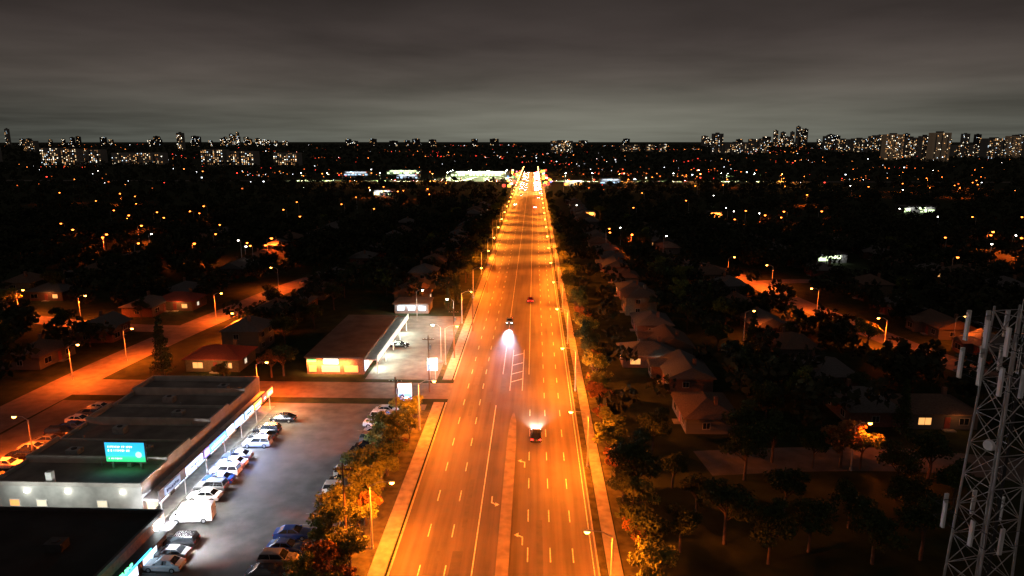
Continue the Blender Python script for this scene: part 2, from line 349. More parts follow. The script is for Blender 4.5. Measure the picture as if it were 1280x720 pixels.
row=[(334,716,'sedan','black','black car at the picture bottom beside the tree strip'),
 (348,700,'suv','grey','grey suv second from the bottom beside the tree strip'),
 (358,684,'sedan','blue','blue car third from the bottom beside the tree strip'),
 (366,667,'sedan','blue','bright blue car farthest of the near four beside the tree strip'),
 (424,612,'suv','white','white suv half hidden by the trees, nearest of the upper row'),
 (431,602,'sedan','black','black car half hidden by the trees, second of the upper row'),
 (437,592,'suv','silver','silver suv parked under the trees beside the wooden pole'),
 (446,579,'sedan','grey','grey car behind the silver suv by the tree strip'),
 (454,569,'suv','black','black suv fifth in the upper row by the trees'),
 (461,559,'sedan','black','black car sixth in the upper row by the trees'),
 (467,549,'suv','grey','grey suv seventh in the upper row by the trees'),
 (471,540,'sedan','silver','silver car just before the white pickup'),
 (474,530,'pickup','white','white pickup truck parked nose in by the tree strip'),
 (479,521,'suv','white','white suv parked beyond the white pickup'),
 (484,513,'sedan','silver','silver car nearest the lit pylon sign')]
for px,py,k,c,l in row:
    x,y=G(px,py,.5); vehicle(k,c).place((x,y,.01),random.uniform(-.06,.06),l,G2)
cc=['white','black','silver','grey','black','blue','white','grey','silver']
for i in range(9):
    vehicle('suv' if i%3==1 else 'sedan',cc[i]).place((-82+random.uniform(-.3,.3),96+i*2.9,.016),PI*(i%2)+random.uniform(-.05,.05),cc[i]+' car '+ordw(i+1)+' from the camera in the back lot row','cars parked behind the strip mall')
x,y=G(500,434); vehicle('sedan','black').place((x,y,.016),.1,'black car alone on the floodlit plaza lot')
vehicle('sedan','grey').place((-82,236,.02),PI/2,'grey car at the kerb of the left residential street')
# moving traffic
x,y=G(637,404); c2=vehicle('sedan','grey',1).place((x,y,.03),-PI/2,'grey car driving toward the camera with bluish white headlights on')
x,y=G(670,548); c1=vehicle('sedan','black',1).place((x,y,.03),PI/2,'dark car driving away, red tail lights on, nearest on the avenue')
x,y=G(663,377); vehicle('sedan','red',1).place((x,y,.03),PI/2,'red car driving away ahead in the lane beside the hatching')
light('SPOT','headlamp_beam',c1,(2.6,0,.8),38000,(1,.85,.66),.12,70,1,(0,R(-84),0))
light('SPOT','headlamp_beam',c2,(2.6,0,1.0),55000,(.5,.74,1),.1,22,1,(0,R(-86.0),0))
vpA=vehicle('suv','grey',2); VB=vehicle('sedan','silver',2)
lanesL=[-15,-11.9,-8.6]; lanesR=[.9,3.7,6.2]
def queue(ys,lanes,rz,word,group):
    for i,yy in enumerate(ys):
        (vpA if i%2 else VB).place((lanes[i%3],yy+random.uniform(-2,2),.03),rz,word%ordw(i+1),group)
queue([520,610,660]+[700+k*7 for k in range(23)]+[885+k*10 for k in range(25)],lanesR,PI/2,'%s of the far red lit cars heading away in the right lanes','far traffic heading away')
queue([545,640]+[710+k*12 for k in range(12)]+[885+k*12 for k in range(20)],lanesL,-PI/2,'%s of the far cars coming nearer in the left lanes','far traffic coming nearer')
nA=0
for xx in (-230,-180,-150,-120,-90,-60,-45,-30,25,40,60,85,110,150,190,260):
    nA+=1; (VB if nA%2 else vpA).place((xx,867 if nA%2 else 875,.04),0 if nA%2 else PI,ordw(nA)+' car from the left crossing on the far bright cross avenue','cars on the far cross avenue')

# ------------------------------------------------------------ street lamps
def cobra(h,arm,lens,power,color,name='street_lamp',pole=M_steel,ls=1,spot=152,tilt=0,blend=.8):
    t=thing(name,'x','street lamp')
    MB().tube((0,0,0),(0,0,h-.6),.13,.08,8).build('pole',pole,t)
    MB().tube((0,0,0),(0,0,.5),.2,.18,8).build('base',pole,t)
    a=MB(); a.tube((0,0,h-.7),(arm*.45,0,h-.1),.05,.045,6); a.tube((arm*.45,0,h-.1),(arm,0,h),.045,.04,6); a.build('arm',pole,t)
    hd=MB().loft([[(arm-.15,-.08,h-.04),(arm-.15,.08,h-.04),(arm-.15,.08,h+.06),(arm-.15,-.08,h+.06)],[(arm+.2,-.17,h-.06),(arm+.2,.17,h-.06),(arm+.2,.12,h+.1),(arm+.2,-.12,h+.1)],[(arm+.75,-.1,h-.04),(arm+.75,.1,h-.04),(arm+.75,.06,h+.03),(arm+.75,-.06,h+.03)]]).build('lamp_head',pole,t)
    ln=MB(); rs=[]
    for zf,r in ((-.05,.27),(-.2,.25),(-.33,.14)):
        r*=ls; rs.append([(arm+.35+r*1.2*math.cos(2*PI*i/8),r*math.sin(2*PI*i/8),h+zf*ls) for i in range(8)])
    ln.loft(rs); ln.build('lens',lens,hd)
    if power: light('SPOT','lamp_light',t,(arm+.35,0,h-.36*ls-.06),power,color,.25,spot,blend,(0,R(-tilt),0))
    return Proto(t)
SOD=(1,.165,.008)
LA=cobra(9.3,2.4,M_sod,44000,(1,.175,.009),tilt=3,spot=178,blend=.2); LB=cobra(9.3,2.4,M_sodav,66000,(1,.215,.015),tilt=14,spot=160); LC=cobra(9.3,2.4,M_sodvf,170000,(1,.33,.05),ls=1.3,tilt=32,spot=150)
LS=cobra(8,1.8,M_sod,40000,(1,.115,.007),spot=164); LSD=cobra(8,1.8,M_sod,9000,(1,.13,.01),spot=150); LF=cobra(9,1.6,M_sodfar,0,SOD,ls=1.5); LFL=cobra(9,1.6,M_sodfar,36000,(1,.10,.008),ls=1.8,spot=160); LW=cobra(9,1.6,M_whl,0,SOD,ls=1.2); LWP=cobra(10,1.6,glow('white_lens_bright',(.95,1,.85),110),130000,(.85,1,.5),ls=1.3)
LOT=cobra(9,1.4,M_whl,11000,(.86,1,.78),spot=165,blend=.9)
lamps=[]
def lamp(P,x,y,rz,label,group):
    P.place((x,y,0),rz,label,group); lamps.append((x,y))
def av(y): return LA if y<290 else (LB if y<640 else LC)
for i in range(33):
    yy=66+i*33; lamp(av(yy),XR+.75,yy,PI,ordw(i+1)+' street lamp from the camera on the right side of the avenue','street lamps along the avenue right side')
for i in range(30):
    yy=76+i*36
    if abs(yy-131)<8: yy+=10
    lamp(av(yy),-19.9,yy,0,ordw(i+1)+' street lamp from the camera on the left side of the avenue','street lamps along the avenue left side')
sl=[(27,362,'far left edge lane'),(105,369,'left lane beside a small house'),(163,410,'left street beside the tall conifer'),(331,452,'side street corner by the red roofed house'),(340,334,'bend at the far end of the left street'),(292,391,'left street middle'),(275,366,'left street before the bend'),(20,520,'back lot behind the strip mall'),(95,430,'left street junction'),
    (1085,528,'short side street at lower right'),(1016,360,'right street bend'),(1100,397,'right street beside the round tree'),(960,331,'right street far end'),(917,321,'right street farthest point'),(941,388,'dark gardens right of the avenue'),(1205,395,'right edge of the picture beyond the tower')]
for px,py,d in sl:
    x,y=G(px,py,8); lamp(LSD if px in (1085,941,1205) else LS,x+(-1.8 if px%2 else 1.8),y,0 if px%2 else PI,'orange street lamp on the '+d if 'street' in d or 'lane' in d else 'orange street lamp at the '+d,'lamps on side streets')
for i,(lx,ly,rz) in enumerate(((-21.2,150,PI),(-21.2,176,PI),(-33.0,187,0))): lamp(LOT,lx,ly,rz,('near','middle','far')[i]+' white light pole of the floodlit plaza lot','plaza lot light poles')
k=0
for xx in range(-300,320,34):
    if abs(xx+4)<22: continue
    k+=1; lamp(LWP if k%3 else LC,xx,883,-PI/2,ordw(k)+' lamp from the left along the far cross avenue','lamps on the far cross avenue')
k=0
for xx in (-115,-90,-65,-40):
    for yy in (900,930,960):
        k+=1; lamp(LWP,xx,yy,0,ordw(k)+' light pole of the far plaza lot left of the avenue','far plaza lot lights')
k=0; nl=0; cl_=[(random.uniform(-.72,.72),math.exp(random.uniform(math.log(270),math.log(1050)))) for _ in range(22)]
while k<120:
    cx,cy=random.choice(cl_); yy=cy*math.exp(random.gauss(0,.09)); xx=(cx+random.gauss(0,.05))*yy
    if random.random()<.25: yy=math.exp(random.uniform(math.log(255),math.log(1150))); xx=random.uniform(-.76,.76)*yy
    if abs(xx+4)<30 or yy<250 or yy>1200: continue
    k+=1; P=LW if random.random()<.2 else LF
    if P is LF and yy<800 and nl<36: P=LFL; nl+=1
    P.place((xx,yy,0),random.uniform(0,6.28),'tiny street light scattered among the dark distant trees','scattered lights among the trees'); lamps.append((xx,yy))
def multi_mesh(name,parts):
    me=bpy.data.meshes.new(name); V=[];F=[];MI=[]
    for i,(mb,m) in enumerate(parts):
        o=len(V); V+=mb.v; F+=[tuple(a+o for a in f) for f in mb.f]; MI+=[i]*len(mb.f); me.materials.append(m)
    me.from_pydata(V,[],F); me.polygons.foreach_set('material_index',MI); me.update(); return put(name,me)
fo,fw,fr,fp,fd=MB(),MB(),MB(),MB(),MB()
clus=[(random.uniform(-.75,.75),math.exp(random.uniform(math.log(700),math.log(5500)))) for _ in range(38)]
for i in range(900):
    if random.random()<.7:
        cx,cy=random.choice(clus); yy=cy*math.exp(random.gauss(0,.05)); xx=(cx+random.gauss(0,.03))*yy
    else: yy=math.exp(random.uniform(math.log(550),math.log(6500))); xx=random.uniform(-.78,.78)*yy
    if abs(xx+4)<30 and yy<1200: continue
    s=(.35+yy/6000)*random.choice((.4,.5,.7,.8,1,1.7)); h=11+yy/600
    m=random.choices((fo,fd,fw,fr),(24,34,22,20))[0]
    m.tube((xx,yy,h-s),(xx,yy,h),s*.7,s,6); fp.tube((xx,yy+.3,0),(xx,yy+.3,h-s),.15,.12,4)
tag(multi_mesh('distant_lights',[(fo,glow('far_orange',(1,.28,.05),5.5)),(fw,glow('far_white',(.9,.95,1),6)),(fr,glow('far_red',(1,.05,.03),5)),(fp,M_dark),(fd,glow('far_dim_orange',(1,.17,.03),2.0))]),'countless pinprick street lights across the dark suburb toward the horizon','distant lights',None,'stuff')

# lit signs added to thicken the glow near the far crossing
def lsign(c,s,i,w_,h_,z0):
    t=thing('added_glow_sign','x','sign'); MB().tube((0,0,0),(0,0,z0),.15,.15,8).build('post',M_steel,t)
    b=MB().box(-w_/2,w_/2,-.15,.15,z0,z0+h_).build('cabinet',M_white,t); MB().box(-w_/2+.1,w_/2-.1,-.2,-.16,z0+.1,z0+h_-.1).build('panel',glow('sign_panel_%d'%i,c,s),b); return Proto(t)
SC=[('red',(1,.04,.03),4),('pink',(1,.2,.3),3),('yellow',(1,.5,.05),5),('white',(1,.8,.55),4),('green',(.15,1,.25),1.6),('blue',(.15,.35,1),1.6)]
SP=[lsign(c,s,i,(3.0,2.4,3.4,3.4,2.5,2.4)[i],(2.6,2,2.6,2,3,2)[i],(4,5,3.5,5,3,4)[i]) for i,(n,c,s) in enumerate(SC)]
cnt={}
for k in range(44):
    i=(0,2,0,3,0,2,4,0,2,5,1,2)[k%12]; yy=700+k*9+random.uniform(-6,6); side=1 if random.random()<.55 else -1; u=random.random()**2; xx=(XR+3+u*10) if side>0 else (XL-4-u*14); key=(i,side); cnt[key]=cnt.get(key,0)+1
    if abs(yy-871)<14: yy+=30
    SP[i].place((xx,yy,0),0,ordw(cnt[key])+' far '+SC[i][0]+' lit sign added for glow on the '+('right' if side>0 else 'left')+' of the avenue','signs added for glow near the far crossing')

# ------------------------------------------------------------ utility poles
def upole(h):
    t=thing('utility_pole','x','utility pole')
    MB().tube((0,0,0),(0,0,h),.17,.11,8).build('pole',M_wood,t)
    MB().box(-1.2,1.2,-.07,.07,h-.9,h-.75).build('crossarm',M_wood,t)
    MB().tube((.32,0,h-2.9),(.32,0,h-2),.22,.22,8).build('transformer',M_steel,t)
    for s in (-1,-.4,.4,1): MB().tube((s,0,h-.75),(s,0,h-.6),.04,.03,6).build('insulator',M_white,t)
    return Proto(t)
UP=upole(12)
for i,(px,py) in enumerate(((434,690),(497,556),(537,490),(568,448),(591,414),(609,366),(619,338))):
    x,y=G(px,py); UP.place((x,y,0),0,['wooden utility pole standing among the parked cars near the bottom','wooden utility pole beside the lit pylon sign','slim utility pole at the side street corner','utility pole beside the floodlit plaza lot','tall utility pole just past the floodlit plaza','sixth utility pole left of the avenue','farthest clear utility pole left of the avenue'][i],'wooden poles left of the avenue')

# ------------------------------------------------------------ trees
def rand_leafs(centers,per,ls):
    cs=[]
    for (c,r) in centers:
        d=rng.normal(size=(per,3)); d/=np.linalg.norm(d,axis=1)[:,None]; rad=r*(.45+.6*rng.random(per))
        cs.append(np.array(c)+d*rad[:,None]*np.array([1,1,.8]))
    c=np.concatenate(cs); n=len(c)
    a=rng.normal(size=(n,3)); a/=np.linalg.norm(a,axis=1)[:,None]; b=np.cross(a,rng.normal(size=(n,3))); b/=np.linalg.norm(b,axis=1)[:,None]
    s=(ls*(.6+.8*rng.random(n)))[:,None]
    return np.stack([c-a*s,c-b*s*.6,c+a*s,c+b*s*.6],axis=1).reshape(-1,3)
def quadmesh(name,v,m):
    me=bpy.data.meshes.new(name); n=len(v)//4
    me.vertices.add(len(v)); me.vertices.foreach_set('co',v.astype(np.float32).ravel())
    me.loops.add(n*4); me.loops.foreach_set('vertex_index',np.arange(n*4,dtype=np.int32))
    me.polygons.add(n); me.polygons.foreach_set('loop_start',np.arange(0,n*4,4,dtype=np.int32))
    me.materials.append(m); me.update(calc_edges=True); me.validate(); return me
def make_tree(h,spread,leaf,seed,conifer=False):
    r=random.Random(seed); t=thing('conifer_tree' if conifer else 'leafy_tree','x','tree')
    tr=MB(); cen=[]
    if conifer:
        tr.tube((0,0,0),(0,0,h*.97),.22,.03,8)
        z=h*.12
        while z<h*.97:
            rr=spread*(1-z/h)+.25; n=6
            for i in range(n):
                a=r.random()*6.28; tr.tube((0,0,z),(math.cos(a)*rr*.8,math.sin(a)*rr*.8,z-.2),.04,.015,4); cen.append(((math.cos(a)*rr*.62,math.sin(a)*rr*.62,z-.1+r.random()*.3),rr*.42+.2))
            z+=h*.075
        per=38; ls=.2
    else:
        th=h*.32; tr.tube((0,0,0),(.1,.05,th),.27,.2,8); tr.tube((.1,.05,th),(.15,-.1,h*.75),.2,.06,7)
        for i in range(8):
            a=i*2.4+r.random(); z0=th+(h*.35)*r.random(); rr=spread*(.55+.4*r.random()); z1=z0+h*(.12+.25*r.random())
            p=(math.cos(a)*rr*.5,math.sin(a)*rr*.5,(z0+z1)/2+.3); q=(math.cos(a)*rr,math.sin(a)*rr,z1)
            tr.tube((.12,0,z0),p,.1,.07,6); tr.tube(p,q,.07,.03,5); cen.append((q,spread*(.26+.16*r.random()))); cen.append(((p[0]*1.2,p[1]*1.2,p[2]+h*.12),spread*(.28+.15*r.random())))
        cen.append(((.1,0,h*.86),spread*.36)); cen.append(((-.5,.4,h*.76),spread*.4)); cen.append(((.6,-.5,h*.72),spread*.4))
        per=150; ls=.23
    tr.build('trunk',M_bark,t); put('crown',quadmesh('crown',rand_leafs(cen,per,ls),leaf),t)
    return Proto(t)
TP=[make_tree(9,3.4,M_leafs[0],1),make_tree(8,3.6,M_leafs[1],2),make_tree(10.5,3.9,M_leafs[0],3),make_tree(7.5,3.0,M_leafs[2],4),make_tree(9,3.2,M_leafs[1],5),make_tree(12,2.3,M_leafs[0],6,True)]
LOOK=['dark leafy tree','green leafy tree','tall dark leafy tree','rusty leaved tree','round green tree','dark conifer']
NT=0
def plant(i,x,y,label,s=1,group=None):
    global NT; NT+=1
    TP[i].place((x,y,0),random.uniform(0,6.28),label,group,(s,s,s*random.uniform(.88,1.12)))
y=50; i=0
while y<121:
    for (xa,xb,pr) in ((-25,-23.6,.9),(-22.2,-20.9,.95)):
        if random.random()<pr:
            i+=1; k=random.choice((1,4,3,1,4,3,1)); plant(k,random.uniform(xa,xb),y+random.uniform(-1.2,1.2),LOOK[k]+', '+ordw(i)+' from camera in the lamplit strip between parking lot and avenue',random.uniform(.55,.78) if y<105 else random.uniform(.42,.55),'trees in the strip beside the parking lot')
    y+=random.uniform(3.7,5.0)
y=50; i=0
while y<600:
    i+=1; k=random.choice((1,2,3,4,1,3,4)) if y<200 else random.choice((0,1,2,4,1)); s=random.uniform(.5,.82)
    plant(k,random.uniform(11.9,14.6),y,LOOK[k]+', '+ordw(i)+' from the camera along the right edge of the avenue',s,'trees along the avenue right side')
    y+=random.uniform(4.2,6.6)*(1 if y<260 else 2.2)
y=198; i=0
while y<620:
    i+=1; k=random.choice((0,1,2,4,5)); s=random.uniform(.6,.95)
    plant(k,random.uniform(-27,-23.5),y,LOOK[k]+', '+ordw(i)+' beyond the plaza along the left edge of the avenue',s,'trees along the avenue left side'); y+=random.uniform(9,14)*(1 if y<300 else 1.6)
for i,(px,py,k,s,l) in enumerate(((205,470,5,1.05,'tall dark conifer beside the lit residential street, left of the red roofed house'),(340,472,3,.95,'rusty tree between the red roofed house and the plaza'),(355,470,0,.9,'dark tree touching the plaza near wall'),
  (1050,584,3,1.05,'orange lit bushy tree beside the lamp on the right side street'),(1075,586,1,.7,'small green tree just right of the orange lit tree'),(1160,600,0,1,'dark tree left of the lattice tower'),(1083,438,1,.85,'round tree on the lawn by the right residential street'),
  (280,480,1,.5,'small tree before the red roofed house'),(930,575,2,.9,'tall dark tree before the right side street, left of the orange one'),(965,578,0,.9,'dark tree just left of the orange lit tree'),(1015,585,0,.7,'small dark tree touching the orange lit tree'))):
    x,y=G(px,py); plant(k,x,y,l,s)
i=0
for (px,py) in ((800,700),(850,690),(870,640),(905,680),(960,705),(980,640),(1010,690),(1060,660),(1090,705),(1130,650),(1150,700),(930,600),(1190,640),(840,610),(1120,625),(790,640),(815,570)):
    i+=1; x,y=G(px,py); k=random.choice((0,0,2,2)); plant(k,x,y,LOOK[k]+' in the unlit grove at lower right, '+ordw(i)+' of it',random.uniform(.6,.95),'unlit trees at lower right')

# ------------------------------------------------------------ houses
WC={}
def window(parent,loc,rz,w_,h_):
    key=(w_,h_)
    if key not in WC:
        f=MB(); f.box(-w_/2-.08,w_/2+.08,-.06,.02,-h_/2-.08,-h_/2); f.box(-w_/2-.08,w_/2+.08,-.06,.02,h_/2,h_/2+.08); f.box(-w_/2-.08,-w_/2,-.06,.02,-h_/2,h_/2); f.box(w_/2,w_/2+.08,-.06,.02,-h_/2,h_/2); f.box(-.03,.03,-.055,.02,-h_/2,h_/2)
        g=MB().box(-w_/2,w_/2,-.03,.01,-h_/2,h_/2)
        WC[key]=(f.mesh('window',mat('window_frame_paint',(.3,.29,.27))),g.mesh('pane',M_glass),g.mesh('pane_lit',M_winwarm),g.mesh('pane_lit_white',M_winwhite))
    f,g,_,_2=WC[key]; o=put('window',f,parent,loc,rz); p=put('pane',g,o); p['wk']=0; return o
ROOFS=[mat('roof_grey_shingle',(.12,.12,.122),(.07,.07,.07),3,.9,stretch=(1,1,4)),mat('roof_brown_shingle',(.13,.09,.065),(.08,.05,.04),3,.9,stretch=(1,1,4)),mat('roof_red_shingle',(.30,.07,.045),(.2,.045,.03),3,.9,stretch=(1,1,4))]
WALLS=[mat('dark_brick',(.12,.065,.05),(.08,.045,.035),2.5,.9,bump=.3),mat('buff_brick',(.15,.115,.08),(.10,.08,.055),2.5,.9),mat('grey_siding',(.09,.088,.085),(.07,.068,.066),1,.8,stretch=(.1,.1,8))]
def make_house(kind,rm,wm):
    t=thing('house','x','house'); W,D,H=(12,9,2.9) if kind!='two' else (9.5,9,5.4)
    wl=MB().box(-W/2,W/2,-D/2,D/2,0,H); ro=MB(); e=.55; z=H-.05; rh=2.0 if kind=='hip' else 2.3
    if kind=='gable': wl.box(-W/2+.5,-W/2+4.6,-D/2-2.2,-D/2,0,H-.06)
    a=[(-W/2-e,-D/2-e,z),(W/2+e,-D/2-e,z),(W/2+e,D/2+e,z),(-W/2-e,D/2+e,z)]
    ridge=W/2-(D/2 if kind=='hip' else -e)
    if kind=='two': ridge=W/2-3
    rr=[(-ridge,0,z+rh),(ridge,0,z+rh)]
    a2=[(x,y,zz+.14) for x,y,zz in a]
    ro.add(a+a2+[(x,y,zz+.14) for x,y,zz in rr],[(3,2,1,0),(0,1,5,4),(1,2,6,5),(2,3,7,6),(3,0,4,7),(4,5,9,8),(6,7,8,9),(5,6,9),(7,4,8)])
    wl.build('wall',wm,t); r=ro.build('roof',rm,t)
    if kind=='gable':
        MB().add([(-W/2+.1,-D/2-2.7,H-.06),(-W/2+5,-D/2-2.7,H-.06),(-W/2+5,-D/2+2,H+.12),(-W/2+.1,-D/2+2,H+.12),(-W/2+2.55,-D/2-2.7,H+1.1),(-W/2+2.55,-D/2+2,H+1.1)],[(0,1,4),(1,2,5,4),(3,0,4,5),(0,3,2,1)]).build('porch_roof',rm,t)
    MB().box(W/2-3.4,W/2-2.7,.9,1.5,H+.6,H+rh+.9).build('chimney',M_brick,r)
    zs=[1.5] if kind!='two' else [1.5,4.1]
    for zz in zs:
        window(t,(-W*.27,-D/2,zz),0,2.2,1.3) if kind!='gable' else window(t,(-W/2+2.5,-D/2-2.2,zz),0,2.2,1.3)
        window(t,(W*.3,-D/2,zz),0,1.6,1.2); window(t,(-W*.25,D/2,zz),PI,1.6,1.2); window(t,(W*.25,D/2,zz),PI,1.6,1.2)
        window(t,(-W/2,0,zz),-PI/2,1.2,1.1); window(t,(W/2,-1,zz),PI/2,1.2,1.1)
    d=MB().box(.2,1.2,-D/2-.06,-D/2+.02,.15,2.3).build('door',mat('door_paint',(.2,.05,.04),None,2,.5),t)
    MB().tube((1.05,-D/2-.07,1.15),(1.05,-D/2-.15,1.15),.04,.04,6).build('handle',M_steel,d)
    MB().box(-.3,1.8,-D/2-1.2,-D/2-.06,0,.15).build('step',M_conc,t)
    return Proto(t)
HP=[]; DESC=[]
for k,kn in (('hip','hip roofed bungalow'),('gable','gabled bungalow'),('two','two storey house')):
    for j in range(3):
        if (k,j) in (('two',2),('gable',2)): continue
        HP.append(make_house(k,ROOFS[j],WALLS[(j+len(HP))%3])); DESC.append(['grey ','brown ','red '][j]+kn)
houses=[]
def house(i,x,y,rz,label,group=None,lit=.0):
    outl=[]; HP[i].place((x,y,0),rz,label,group,None,outl); houses.append((x,y))
    for o in outl:
        if o.get('wk') is not None and random.random()<lit:
            for k in WC.values():
                if o.data==k[1]: o.data=k[2] if random.random()<.75 else k[3]; break
def near(P,x,y,d): return any((p.x-x)**2+(p.y-y)**2<d*d for p in P)
def clearstreet(x,y): return near(SL,x,y,10) or near(SR,x,y,9) or near(SL,x,y+7,9)
rows=[(32,-90,118,560,'right avenue row','R'),(-39,90,215,520,'left avenue row','L'),
 (62,90,122,400,'right street near side','R'),(109,-90,128,400,'right street far side','R'),
 (-71,-90,160,400,'left street near side','L'),(-114,90,90,400,'left street far side','L'),
 (150,-90,140,360,'outer right row','R'),(-165,-90,150,360,'outer left row','L')]
q=0
for (hx,rot,y0,y1,desc,side) in rows:
    y=y0; n=0
    while y<y1:
        x_=hx+random.uniform(-1,1)
        if (side=='R' and abs(y-104)<12) or (side=='L' and abs(y-131)<12) or near(SL,x_,y,12) or near(SR,x_,y,12) or (side=='L' and abs(y-181)<9 and x_<-100) or (side=='R' and abs(y-246)<9 and 85<x_<120): y+=6; continue
        n+=1; q+=1; i=(0,1,3,4,5,6,0,1,3,0)[q%10]; litp=.45 if random.random()<.09 else 0
        if side=='R' and i==5 and y<200: i=0
        house(i,x_,y,R(rot),DESC[i]+', '+ordw(n)+' from camera in the '+desc,'houses in the '+desc,litp)
        back=-1 if rot==90 else 1
        if NT<292:
            tx_,ty_=x_+back*random.uniform(8.5,12),y+random.uniform(-4,4)
            if random.random()<.8 and not clearstreet(tx_,ty_): k=random.choice((0,1,2,4,5,0)); plant(k,tx_,ty_,LOOK[k]+' behind the '+ordw(n)+' house of the '+desc,random.uniform(.7,1),'garden trees')
            if hx!=32 and random.random()<.45 and not clearstreet(x_-back*3,y-9): k=random.choice((0,0,2,5)); plant(k,x_-back*3,y-9,LOOK[k]+' on the camera side of the '+ordw(n)+' house, '+desc,random.uniform(.55,.85),'garden trees')
        y+=random.uniform(18,22)
x,y=G(270,462); house(2,x,y+3,0,'red roofed bungalow with lamplit front facing the side street',None,1)
light('POINT','porch_light',None,(x,y-6,3),1500,(1,.33,.08),.2)
for (px,py,i,l) in ((68,372,0,'small grey bungalow lit orange beside the far left lamp'),(226,384,2,'red roofed bungalow in lamplight beyond the left street'),(808,452,0,'grey bungalow with pale lit wall right of the avenue'),(1160,524,1,'brown bungalow with lit windows left of the lattice tower')):
    x,y=G(px,py); house(i,x,y,0,l,None,.8 if px>600 else .3)
    light('POINT','porch_light',None,(x+2,y-6.2,2.8),420 if px<600 else 120,(1,.3,.07) if px!=808 else (1,.85,.6),.15)

# ------------------------------------------------------------ strip mall
mall=thing('strip_mall','long flat roofed strip mall with stepped roof sections and glowing shop signs','shopping plaza',(-52,81.5,0))
X0=-20.5
MB().box(X0,0,0,40,0,4.9).build('wall',M_stucco,mall)
hs=[5.5,6.0,5.5,6.2,5.7,6.3]; L6=40/6
rfm=MB()
for i in range(6): rfm.quad(X0+.3,-.3,i*L6+.31,(i+1)*L6-.01,4.92+(.35 if i%2 else 0))
rfm.build('roof',M_membrane,mall)
pp=MB()
for i in range(6):
    a,b=i*L6,(i+1)*L6; h=hs[i]
    pp.box(-.28,.06,a+.012,b-.012,4.905,h); pp.box(X0-.06,X0+.28,a+.012,b-.012,4.905,h-.1); pp.box(X0+.3,-.3,a+.02,a+.3,4.905,h-.03)
    if i==5: pp.box(X0+.3,-.3,b-.3,b,4.905,h-.03)
pp.build('parapet',M_parapet,mall)
for i,(ux,uy) in enumerate(((-5,10),(-13,17),(-7,23.5),(-12,30),(-5,36),(-15,9))):
    u=MB().box(ux-.9,ux+.9,uy-.7,uy+.7,4.93,6.0).build('rooftop_unit',M_steel,mall); MB().tube((ux,uy,6.0),(ux,uy,6.1),.4,.4,10).build('fan',M_dark,u)
for ux,uy in ((-9,6),(-17,14),(-3,20),(-9,28),(-16,35)): MB().tube((ux,uy,4.93),(ux,uy,5.7),.12,.12,6).build('vent',M_steel,mall)
MB().box(-13.2,-12.4,.5,1.2,4.93,6.6).build('chimney',M_white,mall)
MB().box(.08,2.3,-.2,40,3.1,3.3).build('canopy',M_white,mall)
MB().box(2.3,2.5,-.2,40,2.95,4.5).build('fascia',mat('fascia_panel',(.2,.19,.19),(.13,.13,.13),.5,.7),mall)
signs=[(1,5,(.3,.4,.6),.6),(6.8,11.6,(.55,.65,1),3.6),(12.4,13.8,(.3,.25,1),3.4),(14.2,19.6,(.08,.28,1),5.5),(20.2,22.5,(.65,.8,1),5),(23.2,26.4,(.35,.58,1),4.4),(27.2,30.4,(.55,.8,1),2.6),(31.0,34.2,(1,.5,.1),2.4),(35,36.6,(1,.12,.06),2.2),(37.1,39.6,(1,.6,.2),2.2)]
for i,(a,b,c,s) in enumerate(signs):
    sg=MB().box(2.5,2.66,a,b,3.2,4.3).build('shop_sign',glow('sign_glow_%d'%i,c,s),mall)
    lt=MB(); yy=a+.35
    while yy<b-.5:
        wl_=random.uniform(.18,.38); hh=random.uniform(.3,.5); lt.box(2.66,2.69,yy,yy+wl_*.35,3.5,3.5+hh); lt.box(2.66,2.69,yy+wl_*.35,yy+wl_,3.5+hh*.7*random.random(),3.62+hh*.7); yy+=wl_+.14
    if b-a>1.5: lt.build('lettering',glow('letter_white',(1,1,1),3) if max(c)-min(c)>.5 else mat('letter_dark',(.03,.04,.12)),sg)
for i in range(14):
    a=.8+i*2.8
    if i%4==2:
        d=MB().box(.02,.1,a+.2,a+1.3,.14,2.5).build('door',M_dark,mall); MB().box(.1,.16,a+1.1,a+1.16,.9,1.5).build('handle',M_steel,d)
    MB().box(.02,.09,a if i%4!=2 else a+1.4,a+2.4,.5,2.7).build('shop_window',random.choice((M_wincool,M_winwhite,M_wincool,M_wincool)),mall)
for i in range(7): MB().tube((2.1,.6+i*6.4,.14),(2.1,.6+i*6.4,3.1),.08,.08,8).build('canopy_post',M_white,mall)
for xx in (-17.5,-13.8,-5.5):
    f=MB().box(xx-.75,xx+.75,-.08,-.01,1.9,3.0).build('window',M_white,mall); MB().box(xx-.62,xx+.62,-.11,-.08,2.02,2.88).build('pane',M_winwarm if xx<-17 else M_winwhite,f)
for q in (-15.6,-10,-2.5): MB().box(q-.2,q+.2,-.3,-.01,4.1,4.35).build('wall_lamp',M_whl,mall)
for q in (-15.6,-10,-2.5): light('SPOT','wall_lamp_light',mall,(q,-3.2,5.2),480,(.95,1,.93),.3,165,.4,(R(55),0,0))
for (yy,p,c) in ((4,1700,(1,.96,.9)),(10,1800,(.9,.9,1)),(17,2600,(.25,.42,1)),(22,2200,(.8,.86,1)),(28,1800,(.95,.95,.95)),(33,1600,(1,.7,.38)),(38,1800,(1,.6,.3))):
    light('AREA','sign_light',mall,(3.0,yy,3.7),p,c,(.9,3.5),rot=(0,R(-66),0))
